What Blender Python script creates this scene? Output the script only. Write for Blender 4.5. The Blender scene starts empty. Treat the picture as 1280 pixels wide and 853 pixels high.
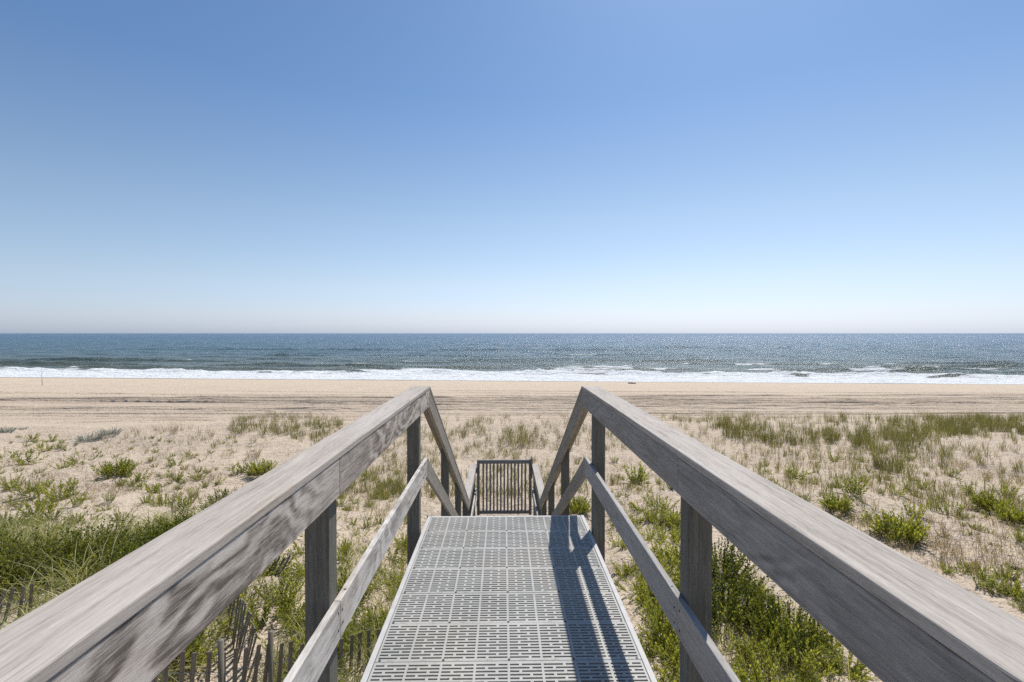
import bpy, bmesh, math, random
import numpy as np
from mathutils import Vector, Matrix
R = math.radians
random.seed(5)
rng = np.random.default_rng(11)
sc = bpy.context.scene
COL = sc.collection

# ------------------------------------------------------------------ camera
H_CAM = 1.5
F = 634.0
YAW = math.atan(11.0 / F)
PITCH = math.atan(9.8 / F)
cam = bpy.data.objects.new("camera", bpy.data.cameras.new("camera"))
COL.objects.link(cam)
cam.location = (0, 0, H_CAM)
cam.rotation_euler = (R(90) - PITCH, 0, -YAW)
cam.data.sensor_width = 36
cam.data.lens = 36 * F / 1280
cam.data.clip_start = 0.02
cam.data.clip_end = 60000
sc.camera = cam
DX = 0.024          # centre line of the walkway

# ------------------------------------------------------------------ light
EL, AZ = R(54), R(26)
w = bpy.data.worlds.new("World"); sc.world = w; w.use_nodes = True
nt = w.node_tree
sky = nt.nodes.new('ShaderNodeTexSky'); sky.sky_type = 'NISHITA'; sky.sun_disc = False
sky.sun_elevation = EL; sky.sun_rotation = AZ
sky.altitude = 0; sky.air_density = 1.0; sky.dust_density = 0.6; sky.ozone_density = 3.0
hs = nt.nodes.new('ShaderNodeHueSaturation'); hs.inputs['Saturation'].default_value = 0.9
nt.links.new(sky.outputs[0], hs.inputs['Color'])
gm = nt.nodes.new('ShaderNodeMix'); gm.data_type = 'RGBA'; gm.blend_type = 'MULTIPLY'
gm.inputs[0].default_value = 1.0; gm.inputs[7].default_value = (1, 1, 1, 1)
nt.links.new(hs.outputs[0], gm.inputs[6])
tcw = nt.nodes.new('ShaderNodeTexCoord'); sxw = nt.nodes.new('ShaderNodeSeparateXYZ'); nt.links.new(tcw.outputs['Generated'], sxw.inputs[0])
rw = nt.nodes.new('ShaderNodeValToRGB'); nt.links.new(sxw.outputs[2], rw.inputs[0])
_pts = [(0, (.71, .85, 1.27)), (.035, (.79, .83, 1.07)), (.1, (.84, .835, .90)), (.22, (.775, .82, .835)), (.42, (.53, .69, .83)), (1, (.50, .67, .84))]
while len(rw.color_ramp.elements) < len(_pts): rw.color_ramp.elements.new(.5)
for _e, (_p, _c) in zip(rw.color_ramp.elements, _pts): _e.position = _p; _e.color = _c + (1,)
gw = nt.nodes.new('ShaderNodeMix'); gw.data_type = 'RGBA'; gw.blend_type = 'MULTIPLY'; gw.inputs[0].default_value = 1
nt.links.new(gm.outputs[2], gw.inputs[6]); nt.links.new(rw.outputs[0], gw.inputs[7])
nt.links.new(gw.outputs[2], nt.nodes['Background'].inputs[0])
nt.nodes['Background'].inputs[1].default_value = 0.110
sl = bpy.data.lights.new("sun", 'SUN'); sl.energy = 4.2; sl.angle = R(0.55); sl.color = (1.0, 0.955, 0.89)
so = bpy.data.objects.new("sun", sl); COL.objects.link(so)
SUND = Vector((math.cos(EL) * math.sin(AZ), math.cos(EL) * math.cos(AZ), math.sin(EL)))
so.rotation_euler = SUND.to_track_quat('Z', 'Y').to_euler()
so.location = (20, 40, 60)
sc.view_settings.view_transform = 'Standard'; sc.view_settings.look = 'None'
sc.view_settings.exposure = 0.30; sc.view_settings.gamma = 1
sc.cycles.max_bounces = 6; sc.cycles.diffuse_bounces = 3; sc.cycles.glossy_bounces = 3
sc.cycles.transmission_bounces = 3; sc.cycles.transparent_max_bounces = 4
sc.cycles.use_denoising = False
sc.cycles.sample_clamp_indirect = 6; sc.cycles.sample_clamp_direct = 4.5

# ------------------------------------------------------------------ noise
def _hash(ix, iy, seed):
    h = (ix.astype(np.int64) * 374761393 + iy.astype(np.int64) * 668265263 + seed * 1442695041) & 0xffffffff
    h = ((h ^ (h >> 13)) * 1274126177) & 0xffffffff
    return ((h ^ (h >> 16)) & 0xffffff) / float(0xffffff)
def vnoise(x, y, seed=0):
    x = np.asarray(x, float); y = np.asarray(y, float)
    ix = np.floor(x); iy = np.floor(y); fx = x - ix; fy = y - iy
    u = fx * fx * (3 - 2 * fx); v = fy * fy * (3 - 2 * fy)
    a = _hash(ix, iy, seed); b = _hash(ix + 1, iy, seed); c = _hash(ix, iy + 1, seed); d = _hash(ix + 1, iy + 1, seed)
    return (a + (b - a) * u) * (1 - v) + (c + (d - c) * u) * v - 0.5
def fbm(x, y, seed=0, n=4):
    s = 0; a = 1.0
    for k in range(n):
        s = s + a * vnoise(x, y, seed + 17 * k); x = x * 2.03 + 3.1; y = y * 2.03 + 7.7; a *= 0.5
    return s
def sm(a, b, x):
    t = np.clip((x - a) / (b - a), 0, 1); return t * t * (3 - 2 * t)

# ------------------------------------------------------------------ terrain
SHORE0, SHORES = 85.2, -0.0925
SEA_Z = -6.5
GY = [-60, -10, 0, 4, 6, 8, 11, 16, 22, 28, 31, 36, 45, 60, 72, 85.2, 100, 140, 300, 60000]
GZ = [-1.2, -1.5, -1.95, -2.1, -2.25, -2.45, -2.85, -3.3, -3.6, -3.8, -4.1, -4.65, -4.85, -5.1, -5.6, -6.5, -7.2, -9, -20, -20]
RUTS = [(34.6, .08, .14), (35.6, .1, .16), (36.7, .07, .12), (37.5, .1, .15), (38.5, .12, .16), (40.6, .09, .14), (42.3, .07, .12), (39.8, .07, .14), (41.6, .11, .18), (43.0, .08, .15), (43.9, .14, .2), (45.2, .06, .12), (46.4, .15, .22), (47.3, .09, .15),
        (48.8, .14, .2), (49.6, .12, .18), (50.5, .18, .25), (52.9, .06, .2), (57.5, .07, .25), (63.0, .07, .3), (54.5, .05, .2), (60.5, .05, .2), (44.6, .1, .13), (45.0, .1, .13), (47.9, .1, .14)]
def ground(x, y, fine=True):
    x = np.asarray(x, float); y = np.asarray(y, float)
    ys = y + np.where(y > 30, -SHORES * x * sm(30, 80, y) * np.clip(1, 0, 1), 0) * np.where(np.abs(x) > 400, 400 / np.maximum(np.abs(x), 1), 1)
    z = np.interp(ys, GY, GZ)
    dune = 1 - sm(30, 37, y)
    z = z + dune * (0.55 * fbm(x / 9, y / 7, 3, 3) + 0.16 * fbm(x / 2.2, y / 2.0, 5, 3))
    # hollow round the steps, so that the lower landing stands clear of the sand
    z = z - 0.5 * np.exp(-((x / 2.2) ** 4)) * sm(5.5, 8.5, y) * (1 - sm(11.5, 14, y))
    z = z - 0.25 * np.exp(-((x / 1.3) ** 4)) * (1 - sm(8, 11, y)) * 0.4
    z = z + 0.35 * np.exp(-(((x + 9) / 5.0) ** 2 + ((y - 8.5) / 3.5) ** 2))
    z = z + 0.25 * np.exp(-(((x + 11) / 7.0) ** 2 + ((y - 28) / 3) ** 2))
    z = z + 0.3 * np.exp(-(((x - 22) / 14.0) ** 2 + ((y - 28) / 3) ** 2))
    if fine:
        z = z + dune * (0.085 * fbm(x / .42, y / .42, 21, 3) + 0.06 * np.abs(fbm(x / .9, y / .9, 25, 2)))
        bch = sm(33, 38, y) * (1 - sm(50, 56, ys))
        z = z + bch * (0.05 * fbm(x / 3.5, y / .35, 31, 3) + 0.03 * fbm(x / .8, y / .4, 33, 2))
        z = z + 0.03 * fbm(x / 1.5, y / 1.2, 35, 2) * sm(45, 50, ys) * (1 - sm(66, 74, ys))
        for i, (ry, dp, wd) in enumerate(RUTS):
            c = ry + x * (.055 * math.sin(i * 2.4) * (1 + .6 * math.cos(i * 5.1))) * (np.abs(x) < 150) + 0.7 * fbm(x / 40, x * 0 + i * 7, 41, 2) + .08 * fbm(x / 3, x * 0 + i, 43, 2)
            q = (ys - c) / wd
            amp = 1.45 * dp * (0.45 + 1.0 * np.clip(fbm(x / 11, x * 0 + i * 3.3, 47, 3) + .45, 0, 1))
            z = z - amp * np.exp(-q * q) + amp * 0.7 * np.exp(-(q - 1.7) ** 2 * 1.3) + amp * .5 * np.exp(-(q + 1.6) ** 2 * 1.3)
    return z

def unproject(px, py):
    """points of the sand sheet seen at these positions"""
    px = np.asarray(px, float); py = np.asarray(py, float)
    d = np.stack([(px - 640) / F, -(py - 426.5) / F, -np.ones_like(px)], -1)
    M = np.array(cam.rotation_euler.to_matrix())
    d = d @ M.T
    t0 = np.zeros(px.shape); hit = np.zeros(px.shape, bool); out = np.zeros(px.shape + (3,))
    for t in np.concatenate([np.arange(1.5, 30, .12), np.arange(30, 120, .4)]):
        ix = np.nonzero(~hit)[0]
        if not len(ix): break
        dd = d[ix]; p = dd * (t / dd[:, 1:2]) + np.array([0, 0, H_CAM])
        low = p[:, 2] < -1.2
        if not low.any(): continue
        ix = ix[low]; p = p[low]
        g = ground(p[:, 0], p[:, 1], False)
        m = p[:, 2] <= g
        out[ix[m]] = np.stack([p[m, 0], p[m, 1], g[m]], -1); hit[ix[m]] = True
    return out, hit
def U(px, py):
    o, h = unproject(np.array([px]), np.array([py])); return o[0]

# ------------------------------------------------------------------ mesh helpers
def np_mesh(name, V, Fq, mats=None, midx=None, smooth=False, attrs=None):
    """V (n,3); Fq (m,4) quads or (m,3)"""
    me = bpy.data.meshes.new(name)
    V = np.asarray(V, np.float32); Fq = np.asarray(Fq, np.int32)
    me.vertices.add(len(V)); me.vertices.foreach_set('co', V.ravel())
    k = Fq.shape[1]
    me.loops.add(Fq.size); me.loops.foreach_set('vertex_index', Fq.ravel())
    me.polygons.add(len(Fq)); me.polygons.foreach_set('loop_start', np.arange(len(Fq), dtype=np.int32) * k)
    try: me.polygons.foreach_set('loop_total', np.full(len(Fq), k, np.int32))
    except Exception: pass
    for m in (mats or []): me.materials.append(m)
    if midx is not None: me.polygons.foreach_set('material_index', np.asarray(midx, np.int32))
    me.polygons.foreach_set('use_smooth', np.full(len(Fq), smooth, bool))
    for an, arr in (attrs or {}).items():
        a = me.attributes.new(an, 'FLOAT', 'POINT'); a.data.foreach_set('value', np.asarray(arr, np.float32))
    me.update(calc_edges=True); me.validate()
    return me
def link(name, me, parent=None, loc=None, rot=None):
    o = bpy.data.objects.new(name, me); COL.objects.link(o)
    if loc is not None: o.location = loc
    if rot is not None: o.rotation_euler = rot
    if parent is not None: o.parent = parent
    return o
def thing(name, label, cat, loc=(0, 0, 0), rotz=0, group=None):
    o = bpy.data.objects.new(name, None); COL.objects.link(o); o.empty_display_size = .2
    o.location = loc; o.rotation_euler = (0, 0, rotz); tag(o, label, cat, group); return o
def tag(o, label=None, cat=None, group=None, kind=None):
    if label: o['label'] = label
    if cat: o['category'] = cat
    if group: o['group'] = group
    if kind: o['kind'] = kind
    return o
def grid_faces(nx, ny):
    i = np.arange(nx * ny).reshape(ny, nx)
    return np.stack([i[:-1, :-1], i[:-1, 1:], i[1:, 1:], i[1:, :-1]], -1).reshape(-1, 4)
def copy_tree(o, parent=None):
    c = o.copy(); COL.objects.link(c)
    if parent is not None: c.parent = parent
    for ch in [k for k in o.children]: copy_tree(ch, c)
    return c

# ------------------------------------------------------------------ materials
class NT:
    def __init__(s, name):
        s.m = bpy.data.materials.new(name); s.m.use_nodes = True; s.t = s.m.node_tree
        s.b = s.t.nodes['Principled BSDF']; s.out = s.t.nodes['Material Output']
    def n(s, typ, **kw):
        nd = s.t.nodes.new(typ)
        for k, v in kw.items():
            if k.startswith('i_'):
                key = k[2:]; key = int(key) if key.isdigit() else key.replace('_', ' ')
                nd.inputs[key].default_value = v
            else: setattr(nd, k, v)
        return nd
    def l(s, a, b): s.t.links.new(a, b)
    def ramp(s, src, pts):
        r = s.n('ShaderNodeValToRGB'); e = r.color_ramp.elements
        while len(e) < len(pts): e.new(.5)
        for el, (p, c) in zip(e, pts): el.position = p; el.color = c if len(c) == 4 else tuple(c) + (1,)
        s.l(src, r.inputs[0]); return r.outputs[0]
    def noise(s, vec, scale, detail=3, rough=.55, dist=0):
        n = s.n('ShaderNodeTexNoise', i_Scale=scale, i_Detail=detail, i_Roughness=rough, i_Distortion=dist)
        if vec is not None: s.l(vec, n.inputs['Vector'])
        return n.outputs[0]
    def mapv(s, vec, scale=(1, 1, 1), loc=(0, 0, 0)):
        m = s.n('ShaderNodeMapping'); m.inputs['Scale'].default_value = scale; m.inputs['Location'].default_value = loc
        s.l(vec, m.inputs['Vector']); return m.outputs[0]
    def mix(s, f, a, b, mode='MIX'):
        m = s.n('ShaderNodeMix', data_type='RGBA', blend_type=mode)
        for sock, v in ((m.inputs[0], f), (m.inputs[6], a), (m.inputs[7], b)):
            if isinstance(v, (int, float)): sock.default_value = v if sock.type == 'VALUE' else (v, v, v, 1)
            elif isinstance(v, tuple): sock.default_value = v if len(v) == 4 else v + (1,)
            else: s.l(v, sock)
        return m.outputs[2]
    def math(s, op, a, b=0.0, c=None, clamp=False):
        m = s.n('ShaderNodeMath', operation=op, use_clamp=clamp)
        for i, v in enumerate((a, b) if c is None else (a, b, c)):
            if isinstance(v, (int, float)): m.inputs[i].default_value = v
            else: s.l(v, m.inputs[i])
        return m.outputs[0]
    def bump(s, h, strength, dist, nrm=None):
        b = s.n('ShaderNodeBump', i_Strength=strength, i_Distance=dist); s.l(h, b.inputs['Height'])
        if nrm is not None: s.l(nrm, b.inputs['Normal'])
        return b.outputs[0]

def wood_mat(name, lo, mid, hi, cathedral=0.0, rough=.75):
    s = NT(name)
    tc = s.n('ShaderNodeTexCoord'); oi = s.n('ShaderNodeObjectInfo')
    off = s.n('ShaderNodeVectorMath', operation='SCALE'); s.l(tc.outputs['Object'], off.inputs[0]); off.inputs['Scale'].default_value = 1
    cmb = s.n('ShaderNodeCombineXYZ'); r9 = s.math('MULTIPLY', oi.outputs['Random'], 37.0)
    s.l(r9, cmb.inputs[0]); s.l(r9, cmb.inputs[1]); s.l(r9, cmb.inputs[2])
    add = s.n('ShaderNodeVectorMath', operation='ADD'); s.l(off.outputs[0], add.inputs[0]); s.l(cmb.outputs[0], add.inputs[1])
    v = add.outputs[0]
    # gentle warp of the grain
    wn = s.n('ShaderNodeTexNoise', i_Scale=1.0, i_Detail=2.0); s.l(s.mapv(v, (1.6, 5, 5)), wn.inputs['Vector'])
    ws = s.n('ShaderNodeVectorMath', operation='SCALE'); s.l(wn.outputs['Color'], ws.inputs[0]); ws.inputs['Scale'].default_value = .035
    wa = s.n('ShaderNodeVectorMath', operation='ADD'); s.l(v, wa.inputs[0]); s.l(ws.outputs[0], wa.inputs[1])
    g = wa.outputs[0]
    g1 = s.noise(s.mapv(g, (3.2, 95, 95)), 1, 6, .7)
    g2 = s.noise(s.mapv(g, (26, 560, 560)), 1, 4, .75)
    bl = s.noise(s.mapv(v, (1.5, 8, 8)), 1, 4, .6)
    a = s.math('ADD', s.math('MULTIPLY', g1, .46), s.math('MULTIPLY', g2, .42))
    a = s.math('ADD', a, s.math('MULTIPLY', bl, .26))
    if cathedral > 0:
        # figured, flame-like grain of a flat-sawn board: contour lines of a warped field, broken up by blotches
        w0 = s.n('ShaderNodeTexNoise', i_Scale=1.0, i_Detail=3.0, i_Distortion=.35); s.l(s.mapv(v, (1.9, 4.2, 4.2)), w0.inputs['Vector'])
        sp = s.n('ShaderNodeSeparateXYZ'); s.l(v, sp.inputs[0])
        ph = s.math('ADD', s.math('MULTIPLY', w0.outputs[0], 50.0), s.math('MULTIPLY', sp.outputs[1], 55.0))
        ph = s.math('ADD', ph, s.math('MULTIPLY', sp.outputs[0], 9.0))
        sn = s.math('SINE', ph)
        fib = s.math('MULTIPLY', s.noise(s.mapv(g, (7, 150, 150)), 1, 5, .8), s.ramp(s.noise(s.mapv(g, (9, 260, 260), (3, 3, 3)), 1, 3, .7), [(.38, (.35, .35, .35)), (.6, (1.4, 1.4, 1.4))]))
        cw = s.n('ShaderNodeTexNoise', i_Scale=1.0, i_Detail=7.0, i_Roughness=.72, i_Distortion=1.6); s.l(s.mapv(v, (4.5, 16, 16), (2, 4, 1)), cw.inputs['Vector'])
        msk = s.ramp(s.noise(s.mapv(v, (1.9, 3, 3), (9, 9, 9)), 1, 2, .5), [(.40, (.08, .08, .08)), (.6, (1, 1, 1))])
        f = s.math('MULTIPLY', s.math('MULTIPLY', sn, fib), msk)
        a = s.math('ADD', a, s.math('MULTIPLY', f, cathedral * .34))
        a = s.math('ADD', a, s.math('MULTIPLY', s.math('SUBTRACT', cw.outputs[0], .5), cathedral * .55))
    col = s.ramp(a, [(.42, lo), (.56, mid), (.71, hi)])
    # checks: thin dark cracks along the grain
    ck = s.noise(s.mapv(g, (2.2, 60, 60), (3, 9, 1)), 1, 2, .5)
    ckm = s.ramp(ck, [(.0, (1, 1, 1)), (.27, (1, 1, 1)), (.31, (0, 0, 0)), (1, (0, 0, 0))])
    ckm2 = s.math('MULTIPLY', ckm, .55)
    dark = tuple(x * .3 for x in lo)
    col = s.mix(ckm2, col, dark)
    vo = s.n('ShaderNodeTexVoronoi', i_Scale=1.0); s.l(s.mapv(g, (2.3, 8.0, 8.0), (1, 3, 2)), vo.inputs['Vector'])
    sc_ = s.n('ShaderNodeSeparateColor'); s.l(vo.outputs['Color'], sc_.inputs[0])
    kd = s.math('ADD', vo.outputs['Distance'], s.math('MULTIPLY', s.math('SUBTRACT', g1, .5), .12))
    km = s.math('MULTIPLY', s.ramp(kd, [(0, (1, 1, 1)), (.07, (1, 1, 1)), (.13, (.0, .0, .0))]), s.math('GREATER_THAN', sc_.outputs[0], .84))
    col = s.mix(s.math('MULTIPLY', km, .75), col, tuple(x * .45 for x in lo))
    # brownish water stains
    st = s.noise(s.mapv(v, (1.1, 3.5, 3.5), (5, 5, 5)), 1, 3, .6)
    stm = s.ramp(st, [(0, (0, 0, 0)), (.52, (0, 0, 0)), (.72, (.6, .6, .6)), (1, (.6, .6, .6))])
    col = s.mix(stm, col, s.mix(1.0, col, (.93, .84, .73), 'MULTIPLY'))
    s.l(col, s.b.inputs['Base Color'])
    s.b.inputs['Roughness'].default_value = rough; s.b.inputs['Specular IOR Level'].default_value = .3
    n = s.bump(g1, .35, .0016); n = s.bump(g2, .5, .0009, n); n = s.bump(ckm, -.6, .002, n)
    s.l(n, s.b.inputs['Normal'])
    return s.m

M_CAP = wood_mat('weathered_cap_wood', (.20, .17, .143), (.385, .343, .30), (.52, .475, .425))
M_BOARD = wood_mat('figured_board_wood', (.13, .11, .094), (.35, .308, .268), (.57, .52, .465), .72)
M_BOARDR = wood_mat('shaded_board_wood', (.15, .14, .13), (.26, .243, .226), (.38, .358, .335), .35)  # right side's shade put into the wood colour, here and in the right rail
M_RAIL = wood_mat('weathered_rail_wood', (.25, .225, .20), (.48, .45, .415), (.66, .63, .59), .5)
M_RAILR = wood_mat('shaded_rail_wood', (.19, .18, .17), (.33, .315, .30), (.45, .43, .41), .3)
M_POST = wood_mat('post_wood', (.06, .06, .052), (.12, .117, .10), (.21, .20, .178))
M_SLOPE = wood_mat('browner_rail_wood', (.15, .132, .108), (.255, .228, .192), (.36, .33, .285), .2)
M_PICKET = wood_mat('picket_wood', (.09, .076, .058), (.185, .16, .125), (.31, .275, .225))

def simple(name, col, rough=.6, metal=0, var=0, scale=8, bump=0):
    s = NT(name); s.b.inputs['Roughness'].default_value = rough; s.b.inputs['Metallic'].default_value = metal
    if var:
        tc = s.n('ShaderNodeTexCoord'); nz = s.noise(tc.outputs['Object'], scale, 5, .65)
        c = s.ramp(nz, [(.3, tuple(x * (1 - var) for x in col)), (.7, tuple(min(1, x * (1 + var)) for x in col))])
        s.l(c, s.b.inputs['Base Color'])
        if bump: s.l(s.bump(nz, bump, .002), s.b.inputs['Normal'])
    else: s.b.inputs['Base Color'].default_value = tuple(col) + (1,)
    return s.m
M_METAL = simple('dark_bronze_paint', (.19, .175, .165), .45, 0, .15, 20)
M_WIRE = simple('galvanised_wire', (.3, .3, .3), .5, .8)
M_SCREW = simple('dark_screw', (.05, .05, .05), .5, .5)
M_STEEL = simple('steel', (.35, .35, .34), .4, .7)

def plastic_mat():
    s = NT('grey_composite_panel')
    geo = s.n('ShaderNodeNewGeometry')
    n1 = s.noise(geo.outputs['Position'], 3.0, 5, .65); n2 = s.noise(s.mapv(geo.outputs['Position'], (220, 40, 220)), 1, 2, .5)
    n3 = s.noise(geo.outputs['Position'], 60, 4, .7)
    c = s.ramp(n1, [(.3, (.32, .315, .293)), (.7, (.42, .413, .388))])
    d = s.ramp(n3, [(.25, (.66, .63, .58)), (.47, (1, 1, 1)), (1, (1, 1, 1))])
    n4 = s.noise(s.mapv(geo.outputs['Position'], (3, 1.1, 1), (4, 2, 0)), 1, 5, .7)
    c = s.mix(s.ramp(n4, [(.5, (0, 0, 0)), (.75, (.55, .55, .55))]), c, (.44, .39, .32))
    c = s.mix(1.0, c, d, 'MULTIPLY')
    s.l(c, s.b.inputs['Base Color']); s.b.inputs['Roughness'].default_value = .55
    s.b.inputs['Specular IOR Level'].default_value = .35
    s.l(s.bump(n2, .3, .0005, s.bump(n3, .2, .0008)), s.b.inputs['Normal'])
    return s.m
M_PANEL = plastic_mat()
M_RIM = simple('pale_rim_trim', (.46, .445, .425), .65, 0, .12, 14, .3)

def sand_mat():
    s = NT('sand')
    geo = s.n('ShaderNodeNewGeometry'); P = geo.outputs['Position']
    big = s.noise(P, .35, 4, .6); mid = s.noise(P, 3.2, 5, .65); fine = s.noise(P, 28, 4, .7)
    sep = s.n('ShaderNodeSeparateXYZ'); s.l(P, sep.inputs[0])
    c = s.ramp(mid, [(.3, (.49, .392, .288)), (.7, (.615, .507, .387))])
    c = s.mix(s.ramp(big, [(.4, (0, 0, 0)), (.65, (.5, .5, .5))]), c, (.50, .40, .30))
    # bits of dry plant matter on the dune sand
    deb = s.noise(s.mapv(P, (11, 22, 9)), 1, 4, .65, .8)
    dm = s.ramp(deb, [(.0, (1, 1, 1)), (.38, (1, 1, 1)), (.43, (0, 0, 0)), (1, (0, 0, 0))])
    on = s.math('MULTIPLY', dm, s.math('SUBTRACT', 1.0, s.math('MULTIPLY', s.math('SUBTRACT', sep.outputs[1], 30), .3, clamp=True), clamp=True))
    c = s.mix(s.math('MULTIPLY', on, .7), c, (.16, .12, .085))
    # churned, darker sand where wheels have run
    a = s.n('ShaderNodeAttribute', attribute_name='track')
    trn = s.noise(s.mapv(P, (.12, 1.6, 1)), 1, 4, .6)
    tr = s.math('MULTIPLY', a.outputs['Fac'], s.ramp(trn, [(.38, (.25, .25, .25)), (.62, (1, 1, 1))]))
    c = s.mix(tr, c, (.30, .235, .18))
    wt = s.n('ShaderNodeAttribute', attribute_name='wet')
    c = s.mix(wt.outputs['Fac'], c, (.21, .17, .125))
    s.l(c, s.b.inputs['Base Color'])
    rg = s.math('SUBTRACT', .95, s.math('MULTIPLY', wt.outputs['Fac'], .6)); s.l(rg, s.b.inputs['Roughness'])
    s.b.inputs['Specular IOR Level'].default_value = .25
    n = s.bump(mid, 1.0, .13); n = s.bump(s.noise(P, 8, 4, .7), 1.0, .07, n); n = s.bump(fine, .6, .01, n)
    rip = s.noise(s.mapv(P, (.5, 7, 1)), 1, 3, .6)
    rm = s.math('MULTIPLY', rip, a.outputs['Fac']); n = s.bump(rm, .7, .12, n)
    s.l(n, s.b.inputs['Normal'])
    return s.m
M_SAND = sand_mat()

def leaf_mat(name, dark, mid, light, trans=.35, rough=.5, strawmix=None):
    s = NT(name)
    a = s.n('ShaderNodeAttribute', attribute_name='tint'); oi = s.n('ShaderNodeObjectInfo')
    v = s.math('ADD', s.math('MULTIPLY', a.outputs['Fac'], .8), s.math('MULTIPLY', oi.outputs['Random'], .2))
    pts = [(.05, dark), (.45, mid), (.85, light)]
    if strawmix: pts += [(.9, strawmix), (1, strawmix)]
    c = s.ramp(v, pts)
    s.l(c, s.b.inputs['Base Color']); s.b.inputs['Roughness'].default_value = rough
    s.b.inputs['Specular IOR Level'].default_value = .3
    tr = s.n('ShaderNodeBsdfTranslucent'); s.l(s.mix(1.0, c, (1.25, 1.2, .6), 'MULTIPLY'), tr.inputs[0])
    mx = s.n('ShaderNodeMixShader'); mx.inputs[0].default_value = trans
    s.l(s.b.outputs[0], mx.inputs[1]); s.l(tr.outputs[0], mx.inputs[2]); s.l(mx.outputs[0], s.out.inputs[0])
    return s.m
M_LEAF = leaf_mat('green_leaf', (.045, .06, .008), (.185, .215, .03), (.42, .42, .09), .5)
M_LEAFD = leaf_mat('dark_green_leaf', (.025, .036, .006), (.08, .105, .013), (.30, .31, .05), .38)
M_GREY = leaf_mat('silver_leaf', (.14, .17, .15), (.25, .29, .27), (.42, .46, .44), .15)
M_GRASS = leaf_mat('beach_grass_blade', (.09, .092, .03), (.22, .21, .08), (.40, .35, .16), .3, .5, (.45, .36, .2))
M_LONG = leaf_mat('long_grass_blade', (.10, .115, .025), (.25, .265, .075), (.58, .54, .30), .35, .45, (.62, .52, .35))
M_DRY = leaf_mat('dry_grass_blade', (.12, .085, .055), (.34, .26, .155), (.60, .50, .32), .2, .7)
M_STEM = simple('plant_stem', (.13, .11, .065), .8)
M_DEAD = simple('dead_stem', (.17, .145, .12), .85, 0, .4, 9)

def sea_mat():
    s = NT('sea_water')
    geo = s.n('ShaderNodeNewGeometry'); P = geo.outputs['Position']
    sh = s.n('ShaderNodeAttribute', attribute_name='offshore').outputs['Fac']
    fo = s.n('ShaderNodeAttribute', attribute_name='foam').outputs['Fac']
    depth = s.ramp(s.math('DIVIDE', sh, 700.0, clamp=True), [(0, (.17, .165, .12)), (.05, (.105, .125, .095)), (.16, (.06, .105, .115)), (.5, (.032, .085, .125)), (1, (.02, .065, .12))])
    pn = s.noise(s.mapv(P, (.012, .05, 1)), 1, 4, .6)
    depth = s.mix(s.ramp(pn, [(.4, (0, 0, 0)), (.65, (.6, .6, .6))]), depth, s.mix(1.0, depth, (.6, .75, .8), 'MULTIPLY'))
    f1 = s.noise(s.mapv(P, (.35, 1.1, 1)), 1, 6, .7); f2 = s.noise(P, 3.5, 4, .7)
    fm = s.math('ADD', s.math('MULTIPLY', f1, .7), s.math('MULTIPLY', f2, .3))
    t = s.math('SUBTRACT', fo, s.math('MULTIPLY', s.math('SUBTRACT', fm, .22), 1.25))
    mask = s.math('MULTIPLY', t, 7.0, clamp=True)
    fcol = s.ramp(f2, [(.3, (.42, .46, .47)), (.5, (.72, .74, .74)), (.65, (.82, .83, .82))])
    c = s.mix(mask, depth, fcol); s.l(c, s.b.inputs['Base Color'])
    s.l(s.math('ADD', .24, s.math('MULTIPLY', mask, .75)), s.b.inputs['Roughness'])
    s.b.inputs['IOR'].default_value = 1.333
    w1 = s.noise(s.mapv(P, (.22, .6, 1)), 1, 4, .62); w2 = s.noise(s.mapv(P, (1.1, 2.2, 1)), 1, 4, .65); w3 = s.noise(P, 9, 3, .6)
    n = s.bump(w1, 1.0, 1.15); n = s.bump(w2, 1.0, .42, n); n = s.bump(w3, .5, .03, n); n = s.bump(fm, .5, .25, n)
    s.l(n, s.b.inputs['Normal'])
    return s.m
M_SEA = sea_mat()

# ------------------------------------------------------------------ ground sheet
def seg(*parts):
    out = []
    for a, b, st in parts: out.append(np.arange(a, b, st))
    return np.concatenate(out)
xs = seg((-14, 14, .11)); g = 14.0; st = .13; right = []
while g < 4000: right.append(g); st = min(st * 1.05, 200); g += st
right = np.array(right); xs = np.unique(np.concatenate([-right[::-1], xs, right]))
ys = seg((-60, -8, 4), (-8, 1.5, .8), (1.5, 14, .11), (14, 33, .22), (33, 38, .2), (38, 58, .11), (58, 90, .5), (90, 150, 4), (150, 400, 50))
X, Y = np.meshgrid(xs, ys); Z = ground(X, Y)
ysh = Y - (SHORES * X)  # shore aligned
shx = np.where(np.abs(X) > 400, 400 * np.sign(X), X)
yq = Y - SHORES * shx * sm(30, 80, Y)
tn = fbm(X / 25, Y / 2.5, 61, 3)
track = sm(35, 37.5, Y) * (1 - sm(50.6, 51.3, yq + .6 * tn)) * np.clip(.35 + .9 * sm(42, 49, yq) + .5 * tn, 0, 1) * .5
wet = sm(80.4, 83.0, yq + .8 * fbm(X / 14, Y * 0, 71, 3)) * .75
me = np_mesh('ground', np.stack([X, Y, Z], -1).reshape(-1, 3), grid_faces(len(xs), len(ys)), [M_SAND], smooth=True,
             attrs={'track': track.ravel(), 'wet': wet.ravel()})
tag(link('ground', me), kind='structure')

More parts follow.
